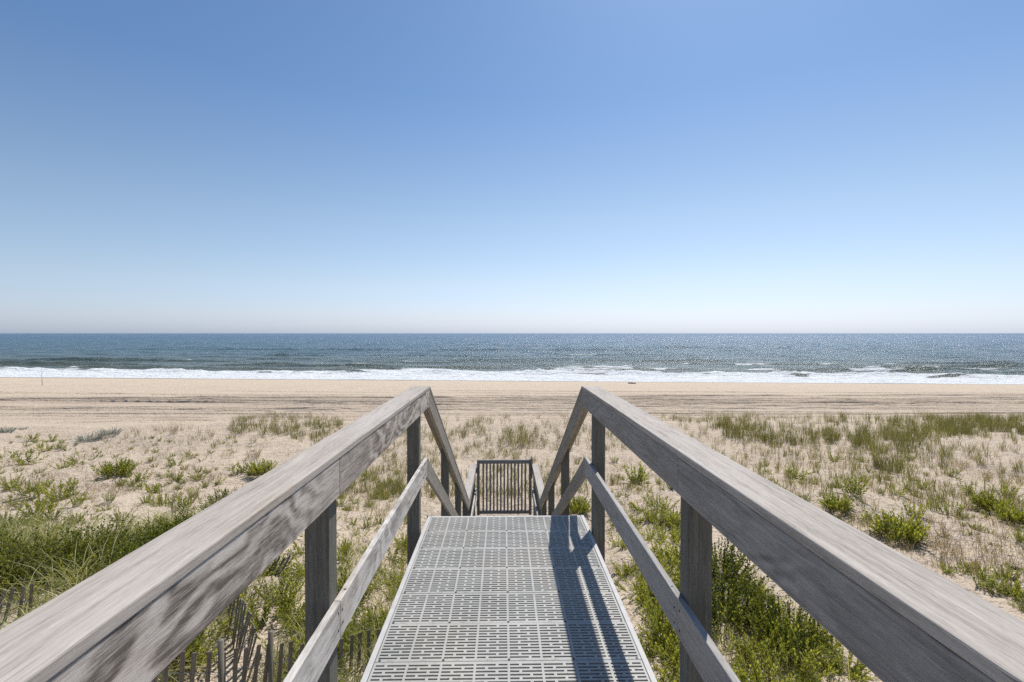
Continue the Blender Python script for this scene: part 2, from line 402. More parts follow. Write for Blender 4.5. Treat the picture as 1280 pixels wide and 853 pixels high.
# ------------------------------------------------------------------ sea
D = []; g = 68.0; st = .42
while g < 45000:
    D.append(g)
    if g > 125: st = min(st * 1.018, 1500)
    g += st
D = np.array(D); ang = np.radians(np.concatenate([np.linspace(-83, -56, 40, endpoint=False), np.linspace(-56, 56, 560), np.linspace(56, 83, 41)[1:]]))
A, DD = np.meshgrid(ang, D)
X = DD * np.tan(A); Y = DD
shx = np.clip(X, -400, 400)
S = Y - SHORE0 - SHORES * shx                     # metres offshore
edge = 2.2 * fbm(X / 16, X * 0, 81, 3)
amp = sm(5, 60, S)
Z = SEA_Z + amp * (.16 * np.sin((S + 6 * fbm(X / 60, S / 60, 91, 2)) / 2.9) + .12 * np.sin(S / 1.55 + X / 9 + 3 * fbm(X / 20, S / 20, 95, 2))
    + .35 * fbm(X / 9, Y / 3.2, 97, 3)) * (1 - sm(600, 2500, S) * .7)
foam = (1.05 - .42 * sm(9, 2, S + edge) * sm(-.1, .5, fbm(X / 9, Y / 1.6, 131, 3) + .25)) * sm(-1.6, .4, S + edge) * (1 - sm(13, 25, S + 9 * fbm(X / 22, Y / 12, 99, 3)))
# the broken wave: a tumbling white bore, uneven along the shore
crest = 15.5 + 5 * fbm(X / 30, X * 0, 103, 3)
hh = .55 + .7 * fbm(X / 7, X * 0, 105, 3)
Z += np.clip(hh, .12, 2) * np.exp(-((S - crest) / 1.9) ** 2) * (.7 + .8 * (fbm(X / 1.2, Y / 1.2, 107, 2) + .5) * .6)
Z += .16 * fbm(X / 2.2, Y / 1.0, 109, 3) * sm(0, 3, S) * (1 - sm(22, 28, S))
gaps = sm(.22, .5, fbm(X / 6, Y / 2.0, 111, 3)) * sm(9, 12, S) * (1 - sm(17, 20, S))
foam = foam * (1 - .75 * gaps)
# swells standing up outside the break: (x, offshore, length, height, foam)
SW = [(-118, 52, 34, .95, .0), (-130, 33, 30, .9, .15), (-103, 34, 18, .55, .1), (-76, 88, 15, .8, .35), (-40, 34, 16, .8, .25), (-62, 37, 12, .6, .3),
      (-28, 25, 16, .45, .1), (-12, 30, 14, .6, .2), (16, 26, 9, .6, .75), (26, 27, 16, .5, .9), (5, 60, 26, .4, .1), (-22, 50, 25, .45, .1), (44, 60, 20, .5, .3),
      (70, 27, 22, .5, .85), (92, 29, 20, .75, .5), (62, 48, 34, .55, .55), (110, 40, 30, .6, .2), (-85, 24, 22, .5, .2), (130, 55, 30, .6, .2), (40, 100, 40, .6, .5),
      (-46, 23, 20, .35, .3), (112, 25, 22, .45, .4), (-60, 62, 30, .4, .05), (20, 150, 60, .6, .3), (-110, 150, 70, .7, .0), (90, 190, 60, .8, .2)]
for i, (cx, cs, ln, ht, fm) in enumerate(SW):
    r0, r1 = np.searchsorted(D, [max(68, cs + SHORE0 - SHORES * -cx * 0 - 30 - .0925 * abs(cx) - 10), cs + SHORE0 + 45 + .0925 * abs(cx) + 10])
    Xf, Yf, Sf, Zf, ff = X, Y, S, Z, foam; X, Y, S, Z, foam = X[r0:r1], Y[r0:r1], S[r0:r1], Z[r0:r1], foam[r0:r1]
    e = np.exp(-(np.abs((X - cx) / ln)) ** 3)
    q = S - cs - 2.2 * fbm(X / 18, X * 0 + i * 5, 113, 2)
    Z += ht * e * np.where(q < 0, np.exp(-(q / 1.1) ** 2), np.exp(-(q / 3.4) ** 2)) * (1 + .35 * fbm(X / 3, X * 0 + i, 117, 2))
    foam = np.maximum(foam, fm * 1.05 * e * np.exp(-((q + .3) / 1.3) ** 2) * np.clip(.55 + 1.2 * fbm(X / 5, Y / 3, 119, 3), 0, 1.2))
    Zf[r0:r1] = Z; ff[r0:r1] = foam; X, Y, S, Z, foam = Xf, Yf, Sf, Zf, ff
foam = np.maximum(foam, .5 * sm(.42, .6, fbm(X / 10, Y / 3.0, 121, 3)) * sm(15, 30, S) * (1 - sm(60, 90, S)))
# water runs out into a thin sheet at the edge
bed = ground(X, Y, False)
Z = np.where(S < 3, np.minimum(Z, bed + .06 + .1 * sm(-3, 3, S)), Z)
Z = np.where(S + edge < -1.6, bed - .25, Z)
me = np_mesh('sea', np.stack([X, Y, Z], -1).reshape(-1, 3), grid_faces(len(ang), len(D)), [M_SEA], smooth=True,
             attrs={'offshore': np.clip(S, 0, 5000).ravel(), 'foam': foam.ravel()})
tag(link('sea', me), kind='structure')

# ------------------------------------------------------------------ timber
def bevel_bm(bm, w, seg=2):
    bmesh.ops.bevel(bm, geom=[e for e in bm.edges if e.calc_face_angle(0) > .3], offset=w, segments=seg, affect='EDGES', profile=.5)
def bm_obj(name, bm, mat, parent=None, matrix=None, smooth=False):
    me = bpy.data.meshes.new(name); bm.normal_update(); bm.to_mesh(me); bm.free()
    if mat: me.materials.append(mat)
    if smooth:
        for p in me.polygons: p.use_smooth = True
    o = bpy.data.objects.new(name, me); COL.objects.link(o)
    if parent is not None: o.parent = parent
    if matrix is not None: o.matrix_local = matrix
    return o
def outline_board(name, pts, x0, x1, ang, mat, parent, bev=.003):
    """board with side outline pts in (y,z), extruded from x0 to x1; grain runs along local x = direction ang in the y-z plane"""
    o = Vector((x0, pts[0][0], pts[0][1]))
    ax = Vector((0, math.cos(ang), math.sin(ang))); az = Vector((1, 0, 0)); ay = az.cross(ax)
    M = Matrix((ax, ay, az)).transposed(); Mi = M.transposed()
    bm = bmesh.new(); a = []; b = []
    for (y, z) in pts:
        a.append(bm.verts.new(Mi @ (Vector((x0, y, z)) - o))); b.append(bm.verts.new(Mi @ (Vector((x1, y, z)) - o)))
    n = len(pts); bm.faces.new(a); bm.faces.new(b[::-1])
    for i in range(n): bm.faces.new((a[i], b[i], b[(i + 1) % n], a[(i + 1) % n]))
    bmesh.ops.recalc_face_normals(bm, faces=bm.faces)
    if bev: bevel_bm(bm, bev)
    M4 = M.to_4x4(); M4.translation = o
    return bm_obj(name, bm, mat, parent, M4)
def box(name, lo, hi, mat, parent, bev=.002, axis='x'):
    """axis-aligned box whose local x runs along the given axis (grain)"""
    lo = Vector(lo); hi = Vector(hi); c = (lo + hi) / 2; s = hi - lo
    perm = {'x': Matrix.Identity(3), 'y': Matrix(((0, -1, 0), (1, 0, 0), (0, 0, 1))), 'z': Matrix(((0, 0, 1), (0, 1, 0), (-1, 0, 0)))}[axis]
    if axis == 'z': perm = Matrix(((0, 0, -1), (0, 1, 0), (1, 0, 0)))
    ls = Vector([abs(v) for v in (perm.transposed() @ s)])
    bm = bmesh.new(); bmesh.ops.create_cube(bm, size=1, matrix=Matrix.Diagonal((*ls, 1)))
    if bev: bevel_bm(bm, bev)
    M4 = perm.to_4x4(); M4.translation = c
    return bm_obj(name, bm, mat, parent, M4)

PATH = [(-1.6, 1.063), (4.2, 1.063), (9.0, -1.47), (11.5, -1.47)]
def off_path(o):
    """path offset downwards by o, mitred"""
    out = []
    for i, p in enumerate(PATH):
        p = Vector(p)
        def nrm(a, b):
            d = (Vector(b) - Vector(a)).normalized(); return Vector((d.y, -d.x)), d
        if i == 0: n, d = nrm(PATH[0], PATH[1]); out.append(p + n * o)
        elif i == len(PATH) - 1: n, d = nrm(PATH[-2], PATH[-1]); out.append(p + n * o)
        else:
            n1, d1 = nrm(PATH[i - 1], PATH[i]); n2, d2 = nrm(PATH[i], PATH[i + 1])
            m = (n1 + n2).normalized(); out.append(p + m * (o / m.dot(n1)))
    return out
def band(o0, o1, i, s0=None, s1=None):
    A = off_path(o0); B = off_path(o1)
    a0, a1, b0, b1 = A[i].copy(), A[i + 1].copy(), B[i].copy(), B[i + 1].copy()
    if s0 is not None: a0 = Vector((s0, a0.y)); b0 = Vector((s0, b0.y))
    if s1 is not None: a1 = Vector((s1, a1.y)); b1 = Vector((s1, b1.y))
    return [tuple(a0), tuple(a1), tuple(b1), tuple(b0)]
def ang_of(i):
    d = Vector(PATH[i + 1]) - Vector(PATH[i]); return math.atan2(d.y, d.x)
C = .6275
def railing(side, label):
    t = thing('wooden_railing', label, 'railing', (0, 0, 0), 0, 'railings of the beach walkway')
    def xr(a, b):
        a, b = DX + side * a, DX + side * b
        return min(a, b), max(a, b)
    G = .0008
    # cap boards
    for i in range(3):
        outline_board('handrail_cap', band(0, .026, i), *xr(C, C + .141), ang_of(i), M_CAP if i != 1 else M_SLOPE, t, .004)
    splits = {0: [(None, 1.885 - G), (1.885 + G, None)], 1: [(None, None)], 2: [(None, None)]}
    for i in range(3):
        for (s0, s1) in splits[i]:
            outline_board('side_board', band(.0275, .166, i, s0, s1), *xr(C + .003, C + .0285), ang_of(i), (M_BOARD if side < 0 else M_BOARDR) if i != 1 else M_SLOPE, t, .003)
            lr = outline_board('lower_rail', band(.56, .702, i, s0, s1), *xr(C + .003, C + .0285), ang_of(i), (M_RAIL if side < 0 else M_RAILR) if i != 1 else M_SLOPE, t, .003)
    # posts
    tops = [(-1.2, 1.035), (-.15, 1.035), (1.84, 1.035), (3.80, 1.035)]
    for yy in (5.86, 7.55, 8.93): tops.append((yy, None))
    for yy in (10.2, 11.30): tops.append((yy, -1.498))
    P = off_path(.028)
    for yy, zt in tops:
        if zt is None:
            def zline(y): return P[1].y + (y - P[1].x) * (P[2].y - P[1].y) / (P[2].x - P[1].x)
            z0, z1 = zline(yy), zline(min(yy + .089, P[2].x))
            pts_top = [(yy, z0), (yy + .089, z1)]
        else: pts_top = [(yy, zt), (yy + .089, zt)]
        x0, x1 = xr(C + .029, C + .118)
        gz = float(ground((x0 + x1) / 2, yy)) - .5
        pts = [(yy, gz)] + pts_top + [(yy + .089, gz)]
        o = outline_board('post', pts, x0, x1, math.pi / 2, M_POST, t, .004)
    # screws in the boards
    bm = bmesh.new(); bmesh.ops.create_cone(bm, cap_ends=True, segments=10, radius1=.0042, radius2=.0042, depth=.003)
    base = bm_obj('screw', bm, M_SCREW, t)
    first = True
    for yy in (1.86, 1.91, 3.83, 3.86):
        for zz in (.40, .46) if yy < 3 else (.40, .46):
            o = base if first else base.copy()
            if not first: COL.objects.link(o)
            first = False
            o.parent = t; o.rotation_euler = (0, R(90), 0)
            o.location = (DX + side * (C + .0025), yy + random.uniform(-.004, .004), zz + random.uniform(-.01, .01))
    o = base.copy(); COL.objects.link(o); o.parent = t; o.rotation_euler = (0, 0, 0); o.scale = (1.3, 1.3, 1)
    o.location = (DX + side * (C + .012), 1.97, .5025)
    return t
railing(-1, 'weathered grey wooden railing left of the walkway, its inner boards lit by the sun')
railing(1, 'weathered grey wooden railing right of the walkway, its inner boards in blue shade')

# ------------------------------------------------------------------ slotted panel
PITCH_P = .3048; PD = PITCH_P - .003; PW = 1.22; CELL = PW / 8
def panel_mesh():
    tx = .011; margin_x = .010; rows = 12; sl = .0112
    y0 = .013; rp = (PD - 2 * y0) / rows
    xc = set([0, PW]); rects = []
    for c in range(8):
        for r in range(rows):
            a = c * CELL + (margin_x if c == 0 else tx / 2); b = (c + 1) * CELL - (margin_x if c == 7 else tx / 2)
            third = 1 / 3 if (r + c) % 2 else 2 / 3
            m = a + (b - a) * third; br = .0065
            ya = y0 + r * rp + (rp - sl) / 2
            rects += [(a, m - br, ya, ya + sl), (m + br, b, ya, ya + sl)]
    # small slit clusters in the seam strips
    for c in range(8):
        for k in range(3):
            xx = c * CELL + .055 + k * .009
            rects.append((xx, xx + .004, .0045, .0085))
    by = {}
    for a, b, c, d in rects: by.setdefault((round(c, 5), round(d, 5)), []).append((a, b))
    V = []; Fc = []
    def quad(p): n = len(V); V.extend(p); Fc.append((n, n + 1, n + 2, n + 3))
    T = -.030
    ycur = 0.0
    def top(xa, xb, ya, yb): quad([(xa, ya, 0), (xb, ya, 0), (xb, yb, 0), (xa, yb, 0)])
    for (ya, yb) in sorted(by):
        top(0, PW, ycur, ya)
        x = 0
        for (a, b) in sorted(by[(ya, yb)]):
            top(x, a, ya, yb)
            e = .0012
            quad([(a, ya, 0), (b, ya, 0), (b, ya + e, T), (a, ya + e, T)]); quad([(b, yb, 0), (a, yb, 0), (a, yb - 0, T), (b, yb - 0, T)])
            quad([(b, ya, 0), (b, yb, 0), (b, yb, T), (b, ya + e, T)]); quad([(a, yb, 0), (a, ya, 0), (a, ya + e, T), (a, yb, T)])
            x = b
        top(x, PW, ya, yb); ycur = yb
    top(0, PW, ycur, PD)
    B = -.0385
    quad([(0, 0, B), (PW, 0, B), (PW, 0, 0), (0, 0, 0)]); quad([(PW, PD, B), (0, PD, B), (0, PD, 0), (PW, PD, 0)])
    quad([(0, PD, B), (0, 0, B), (0, 0, 0), (0, PD, 0)]); quad([(PW, 0, B), (PW, PD, B), (PW, PD, 0), (PW, 0, 0)])
    # ribs under the panel
    for c in range(9):
        xr = min(max(c * CELL, .006), PW - .006)
        a, b = xr - .005, xr + .005
        quad([(a, .002, B), (a, PD - .002, B), (a, PD - .002, -.001), (a, .002, -.001)]); quad([(b, .002, -.001), (b, PD - .002, -.001), (b, PD - .002, B), (b, .002, B)])
        quad([(a, .002, B), (b, .002, B), (b, PD - .002, B), (a, PD - .002, B)])
    V = np.array(V); V[:, 0] -= PW / 2
    return np_mesh('slotted_panel', V, Fc, [M_PANEL])
PM = panel_mesh()
bm = bmesh.new(); bmesh.ops.create_cone(bm, cap_ends=True, segments=10, radius1=.006, radius2=.006, depth=.002)
bmesh.ops.translate(bm, verts=bm.verts, vec=(0, 0, .0012))
SCM = bpy.data.meshes.new('screw'); bm.to_mesh(SCM); bm.free(); SCM.materials.append(M_SCREW)
def panel(parent, y, z, x=DX, screws=True):
    p = link('slotted_panel', PM, parent, (x + random.uniform(-.0012, .0012), y + random.uniform(-.0006, .0006), z + random.uniform(-.0008, .0008)))
    if screws:
        for sx in (-.59, -.3, 0, .3, .59): link('screw', SCM, p, (sx + random.uniform(-.003, .003), .0075, 0))
    return p
deck = thing('walkway_deck', 'grey slotted panel deck of the upper walkway between the two railings', 'walkway')
YEND = 4.13
for k in range(18): panel(deck, YEND - (k + 1) * PITCH_P, 0, screws=k < 8)
for sd in (-1, 1):
    xa, xb = sorted((DX + sd * .6135, DX + sd * .6395))
    box('rim_board', (xa, -1.36, -.19), (xb, YEND + .02, .001), M_RIM, deck, .002, 'y')
box('end_board', (DX - .61, YEND + .002, -.19), (DX + .61, YEND + .026, -.004), M_RIM, deck, .002, 'x')
for jx in (-.57, -.19, .19, .57):
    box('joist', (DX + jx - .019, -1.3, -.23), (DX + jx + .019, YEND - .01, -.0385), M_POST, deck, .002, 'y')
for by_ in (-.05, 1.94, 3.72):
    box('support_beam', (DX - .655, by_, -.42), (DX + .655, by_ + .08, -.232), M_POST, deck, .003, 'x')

stair = thing('beach_stairs', 'steep flight of slotted steps dropping behind the deck edge', 'stairs')
NS = 15; run = (9.05 - YEND - .03) / NS; rise = 2.68 / (NS + 1)
for k in range(NS):
    yy = YEND + .03 + k * run; zz = -(k + 1) * rise
    panel(stair, yy, zz, screws=False).name = 'step'
for sd in (-1, 1):
    xa, xb = sorted((DX + sd * .615, DX + sd * .653))
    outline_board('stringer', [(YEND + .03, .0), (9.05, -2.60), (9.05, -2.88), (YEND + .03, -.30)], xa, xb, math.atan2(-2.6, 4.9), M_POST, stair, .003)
land = thing('lower_landing', 'small slotted landing at the foot of the steps in front of the gate', 'landing')
for k in range(8): panel(land, 9.06 + k * PITCH_P, -2.68, screws=False)
for sd in (-1, 1):
    xa, xb = sorted((DX + sd * .6135, DX + sd * .6395))
    box('rim_board', (xa, 9.055, -2.87), (xb, 11.52, -2.679), M_RIM, land, .002, 'y')
for jx in (-.4, 0, .4):
    box('joist', (DX + jx - .019, 9.07, -2.90), (DX + jx + .019, 11.48, -2.719), M_POST, land, .002, 'y')

# ------------------------------------------------------------------ gate
gate = thing('metal_gate', 'closed dark metal gate with upright bars across the foot of the walkway', 'gate', (DX, 11.42, -2.62))
GW = .618; GT = 1.25
bm = bmesh.new()
def addb(bm, lo, hi, bev=0):
    lo = Vector(lo); hi = Vector(hi); c = (lo + hi) / 2; s = hi - lo
    bmesh.ops.create_cube(bm, size=1, matrix=Matrix.Translation(c) @ Matrix.Diagonal((*s, 1)))
addb(bm, (-GW, 0, 0), (-GW + .062, .05, GT)); addb(bm, (GW - .062, 0, 0), (GW, .05, GT))
addb(bm, (-GW + .062, .001, GT - .082), (GW - .062, .049, GT)); addb(bm, (-GW + .062, .001, .03), (GW - .062, .049, .105))
bevel_bm(bm, .003, 1)
bm_obj('gate_frame', bm, M_METAL, gate)
bm = bmesh.new(); addb(bm, (-.019, .006, .105), (.019, .044, GT - .082)); bars = bm_obj('gate_bar', bm, M_METAL, gate)
for i in range(13):
    o = bars if i == 0 else bars.copy()
    if i: COL.objects.link(o); o.parent = gate
    o.location = (-GW + .062 + (i + 1) * (2 * GW - .124) / 14, 0, 0)
bm = bmesh.new(); addb(bm, (GW - .012, -.045, GT - .40), (GW + .018, .0, GT + .05)); addb(bm, (GW - .05, -.03, GT + .0), (GW + .014, .03, GT + .025)); addb(bm, (GW - .008, -.04, GT + .05), (GW + .012, -.01, GT + .085))
bm_obj('gate_latch', bm, M_METAL, gate)
for z in (.28, 1.02):
    bm = bmesh.new(); addb(bm, (-GW - .012, -.03, z - .05), (-GW + .02, .0, z + .05))
    bmesh.ops.create_cone(bm, cap_ends=True, segments=10, radius1=.012, radius2=.012, depth=.13, matrix=Matrix.Translation((-GW + .004, -.042, z)))
    bm_obj('hinge', bm, M_METAL, gate)

# ------------------------------------------------------------------ snow fences
def snow_fence(label, path, seeds, hexp, wires=(.18, .62), spacing=.097, skip=0., posts=()):
    """path: list of (x, y, ztop, leanx, leany); pickets stand in the sand, exposed to ztop"""
    t = thing('snow_fence', label, 'fence', (path[0][0], path[0][1], float(ground(path[0][0], path[0][1]))), 0, 'wooden picket sand fences in the dune')
    o0 = Vector(t.location); r = random.Random(seeds)
    bm = bmesh.new(); bmesh.ops.create_cube(bm, size=1, matrix=Matrix.Translation((.5, 0, 0)) @ Matrix.Diagonal((1, .037, .0095, 1))); bevel_bm(bm, .0025, 1)
    me = bpy.data.meshes.new('picket'); bm.to_mesh(me); bm.free(); me.materials.append(M_PICKET)
    L = [0]
    for a, b in zip(path, path[1:]): L.append(L[-1] + math.dist(a[:2], b[:2]))
    n = int(L[-1] / spacing); tops = []
    for k in range(n + 1):
        s = min(k * spacing + r.uniform(-.012, .012), L[-1] - 1e-4); s = max(s, 0)
        i = max(j for j in range(len(L) - 1) if L[j] <= s); u = (s - L[i]) / (L[i + 1] - L[i])
        q = [path[i][m] * (1 - u) + path[i + 1][m] * u for m in range(5)]
        dx, dy = path[i + 1][0] - path[i][0], path[i + 1][1] - path[i][1]; ln = math.hypot(dx, dy)
        if r.random() < skip: continue
        top = Vector((q[0], q[1], q[2] + r.uniform(-.03, .03)))
        lean = Vector((q[3] + r.uniform(-.05, .05), q[4] + r.uniform(-.04, .04), 1)).normalized()
        al = Vector((dx / ln, dy / ln, 0)); ax = lean; az = al.cross(ax).normalized(); ay = az.cross(ax)
        gz = float(ground(top.x, top.y)); ht = max(.3, top.z - gz + .25)
        p = bpy.data.objects.new('picket', me); COL.objects.link(p); p.parent = t
        M = Matrix((ax * ht, ay, az)).transposed().to_4x4(); M.translation = top - ax * ht - o0
        p.matrix_local = M; tops.append((top, ax))
    for px_, py_, zt in posts:
        bm = bmesh.new(); bmesh.ops.create_cone(bm, cap_ends=True, segments=14, radius1=.026, radius2=.024, depth=1.3, matrix=Matrix.Translation((-.65, 0, 0)) @ Matrix.Rotation(R(90), 4, 'Y'))
        M = Matrix(((0, 0, -1), (0, 1, 0), (1, 0, 0))).to_4x4(); M.translation = Vector((px_, py_, zt)) - o0
        bm_obj('fence_post', bm, M_PICKET, t, M, True)
    for w_ in wires:
        for ph in (0, math.pi):
            cu = []
            for j, (tp, ax) in enumerate(tops):
                a = tp - ax * w_ - o0
                cu.append(a + Vector((.0, (.009 if (j % 2) ^ (ph > 0) else -.009), 0)))
            V = []; Fq = []
            for j, p in enumerate(cu):
                for k in range(4):
                    an = k * math.pi / 2; V.append((p.x, p.y + .0024 * math.cos(an), p.z + .0024 * math.sin(an)))
                if j:
                    b = (j - 1) * 4
                    for k in range(4): Fq.append((b + k, b + (k + 1) % 4, b + 4 + (k + 1) % 4, b + 4 + k))
            if Fq: link('wire', np_mesh('wire', V, Fq, [M_WIRE]), t)
    return t
# exposed parts
snow_fence('long snow fence of thin grey pickets running under the walkway, bottom left',
           [(-2.95, 3.95, -1.02, .05, 0), (-2.0, 4.75, -1.42, .08, 0), (-1.38, 5.3, -1.62, .02, .05), (-.5, 5.75, -1.72, 0, 0)], 3, .7,
           posts=((-2.42, 4.35, -1.13), (-2.12, 4.62, -1.22)))
snow_fence('leaning fan of close-set grey pickets behind the long snow fence',
           [(-3.05, 5.75, -1.36, .10, .05), (-2.68, 5.35, -1.42, .22, .0), (-2.36, 4.95, -1.60, .32, 0)], 5, .7, spacing=.088)
snow_fence('leaning piece of grey snow fence standing in long grass at the left edge',
           [(-6.6, 5.55, -1.50, .3, 0), (-5.75, 5.8, -1.42, .38, 0), (-5.30, 5.85, -1.38, .02, 0)], 7, .6)
snow_fence('half-buried snow fence with a few thin pickets leaning out of the sand',
           [(-3.45, 7.55, -1.86, .55, .1), (-3.05, 7.35, -1.70, .5, .1)], 9, .5, wires=(.2,), spacing=.1)
snow_fence('mostly buried line of dark picket stubs at the edge of the left green plants',
           [(-7.35, 11.4, -2.02, .0, 0), (-6.6, 10.1, -2.0, .0, 0)], 12, .3, wires=(), spacing=.17, skip=.3)

# ------------------------------------------------------------------ plants
def blades(base, height, width, lean_dir, lean, tint, segs=3, curl=1.6):
    """vectorised grass blades -> V, F, tint"""
    n = len(base); t = np.linspace(0, 1, segs + 1)
    d = np.stack([np.cos(lean_dir), np.sin(lean_dir)], -1)
    off = (lean * height)[:, None] * (t[None] ** curl)
    zz = height[:, None] * (t[None] * 1.0 - .5 * (lean[:, None] ** 2) * t[None] ** 2.5 * .9)
    c = np.zeros((n, segs + 1, 3)); c[..., 0] = base[:, 0:1] + d[:, 0:1] * off; c[..., 1] = base[:, 1:2] + d[:, 1:2] * off; c[..., 2] = base[:, 2:3] + zz
    wa = rng.uniform(0, math.pi, n); wd = np.stack([np.cos(wa), np.sin(wa), np.zeros(n)], -1)
    wt = width[:, None] * np.array([.7, 1, .75, .08] if segs == 3 else np.interp(t, [0, .3, .8, 1], [.7, 1, .6, .08]))[None]
    V = np.stack([c - wd[:, None] * wt[..., None] / 2, c + wd[:, None] * wt[..., None] / 2], 2)   # n,s,2,3
    V = V.reshape(-1, 3)
    b = (np.arange(n) * (segs + 1) * 2)[:, None]
    k = np.arange(segs)[None] * 2
    Fq = np.stack([b + k, b + k + 1, b + k + 3, b + k + 2], -1).reshape(-1, 4)
    return V, Fq, np.repeat(tint, (segs + 1) * 2)
def tuft_arrays(pos, rad, hgt, nb, width=.006, lean=(.1, .6), tint=(0, 1), segs=3, curl=1.6):
    """many tufts: arrays pos (n,3), rad, hgt, nb"""
    idx = np.repeat(np.arange(len(pos)), nb); m = len(idx)
    a = rng.uniform(0, 2 * math.pi, m); r = np.sqrt(rng.uniform(0, 1, m)) * rad[idx]
    base = pos[idx].copy(); base[:, 0] += r * np.cos(a); base[:, 1] += r * np.sin(a)
    base[:, 2] = ground(base[:, 0], base[:, 1]) - .02 if len(pos) > 1 or pos[0, 2] != 0 else base[:, 2]
    h = hgt[idx] * rng.uniform(.5, 1.1, m)
    ld = a + rng.normal(0, .9, m)
    tn = np.clip(rng.uniform(*tint, m) * .75 + np.repeat(rng.uniform(0, .3, len(pos)), nb), 0, 1)
    return blades(base, h, width * rng.uniform(.7, 1.3, m), ld, rng.uniform(*lean, m), tn, segs, curl)
def cat(parts):
    V = []; Fq = []; T = []; M = []; o = 0
    for p in parts:
        v, f, t = p[:3]; m = p[3] if len(p) > 3 else 0
        V.append(v); Fq.append(f + o); T.append(t); M.append(np.full(len(f), m) if np.isscalar(m) else m); o += len(v)
    return np.concatenate(V), np.concatenate(Fq), np.concatenate(T), np.concatenate(M)

def leafy(nst, L, lean, nleaf, ll, lw, seed, spread=.1, bare=.25, up=.75, flat=0.0):
    """a clump of leafy stems -> (leaf V,F,T), (stem V,F,T)"""
    r = np.random.default_rng(seed)
    LV = []; LT = []; SV = []; SF = []
    for s in range(nst):
        az = r.uniform(0, 2 * math.pi); le = r.uniform(*lean); ln = L * r.uniform(.6, 1.1)
        b0 = np.array([math.cos(az), math.sin(az), 0]) * spread * math.sqrt(r.uniform(0, 1))
        t = np.linspace(0, 1, 5)
        out = np.sin(le) * ln * t ** 1.0 + .0; hz = ln * (np.cos(le) * t + .22 * np.sin(le) * t ** 2.2)
        P = b0 + np.stack([np.cos(az) * out, np.sin(az) * out, hz], -1)
        o = len(SV)
        for i in range(5):
            rr = .0035 * (1 - .7 * t[i]) + .0006
            for k in range(3):
                a = k * 2.094; SV.append(P[i] + np.array([math.cos(a) * rr, math.sin(a) * rr, 0]))
        for i in range(4):
            for k in range(3): SF.append((o + i * 3 + k, o + i * 3 + (k + 1) % 3, o + i * 3 + 3 + (k + 1) % 3, o + i * 3 + 3 + k))
        tl = r.uniform(0, .35)
        n = int(nleaf * r.uniform(.75, 1.2))
        for j in range(n):
            u = bare + (1 - bare) * (j + .5) / n
            p = np.array([np.interp(u, t, P[:, c]) for c in range(3)])
            q = np.array([np.interp(min(u + .05, 1), t, P[:, c]) for c in range(3)]) - np.array([np.interp(max(u - .05, 0), t, P[:, c]) for c in range(3)])
            q /= np.linalg.norm(q)
            a = j * 2.4 + r.uniform(-.4, .4); e1 = np.cross(q, [0.3, .2, 1.]); e1 /= np.linalg.norm(e1); e2 = np.cross(q, e1)
            side = e1 * math.cos(a) + e2 * math.sin(a)
            dr = side * (1 - up * (.4 + .6 * u)) + q * (up * (.4 + .6 * u)) + np.array([0, 0, .15]); dr /= np.linalg.norm(dr)
            l = ll * r.uniform(.7, 1.15) * (1.1 - .35 * u); w_ = lw * r.uniform(.8, 1.2)
            wd = np.cross(dr, side + np.array([.01, .0, .02])); nn = np.linalg.norm(wd); wd = wd / nn if nn > 1e-4 else e1
            nr = np.cross(wd, dr)
            droop = np.array([0, 0, -1.]) * l * .18
            m1 = p + dr * l * .45; tp = p + dr * l + droop
            # leaf: folded diamond, 2 quads sharing the midrib
            LV += [p, m1 + wd * w_ * .5 + nr * w_ * .18, tp, m1 - nr * w_ * .05, p, m1 - nr * w_ * .05, tp, m1 - wd * w_ * .5 + nr * w_ * .18]
            LT += [min(1, tl + r.uniform(.0, .55) + .25 * u)] * 8
    LV = np.array(LV); LF = np.arange(len(LV)).reshape(-1, 4)
    return (LV, LF, np.array(LT)), (np.array(SV), np.array(SF), np.zeros(len(SV)))
PR = {}
def proto(key, leafm, n, **kw):
    PR[key] = []
    for i in range(n):
        lf, st = leafy(seed=sum(map(ord, key)) * 13 + i, **kw)
        PR[key].append((np_mesh(key + '_foliage', lf[0], lf[1], [leafm], attrs={'tint': lf[2]}), np_mesh(key + '_stem', st[0], st[1], [M_STEM]), lf, st))
proto('bush', M_LEAF, 3, nst=95, L=.46, lean=(.05, 1.2), nleaf=14, ll=.115, lw=.036, spread=.24, bare=.28)
proto('sprig', M_LEAF, 5, nst=10, L=.34, lean=(.4, 1.35), nleaf=13, ll=.10, lw=.034, spread=.05, bare=.12)
proto('tall', M_LEAF, 3, nst=18, L=.46, lean=(.05, .95), nleaf=19, ll=.10, lw=.028, spread=.14, bare=.15)
proto('dark', M_LEAFD, 3, nst=110, L=.52, lean=(.05, 1.15), nleaf=18, ll=.062, lw=.032, spread=.28, bare=.2)
proto('silver', M_GREY, 2, nst=80, L=.3, lean=(.1, 1.2), nleaf=14, ll=.06, lw=.02, spread=.3, bare=.1)
proto('twiggy', M_LEAF, 2, nst=14, L=.42, lean=(.7, 1.4), nleaf=10, ll=.085, lw=.028, spread=.09, bare=.45)
NOM = {'bush': 1.15, 'sprig': .72, 'tall': .75, 'dark': 1.3, 'silver': 1.0, 'twiggy': .9}
def plant(kind, px, py, wpx, label, name='leafy_plant', cat_='plant', group=None, flat=1.0):
    p = U(px, py); d = p[1]
    s = wpx * d / F / NOM[kind] 
    s = max(.35, min(s, 2.0))
    v = PR[kind][random.randrange(len(PR[kind]))]
    t = thing(name, label, cat_, (p[0], p[1], float(ground(p[0], p[1])) - .015), random.uniform(0, 6.28), group)
    t.scale = (s, s, s * flat)
    link('foliage', v[0], t); link('stem', v[1], t)
    return t
G1 = 'green leafy plants scattered on the dune sand'
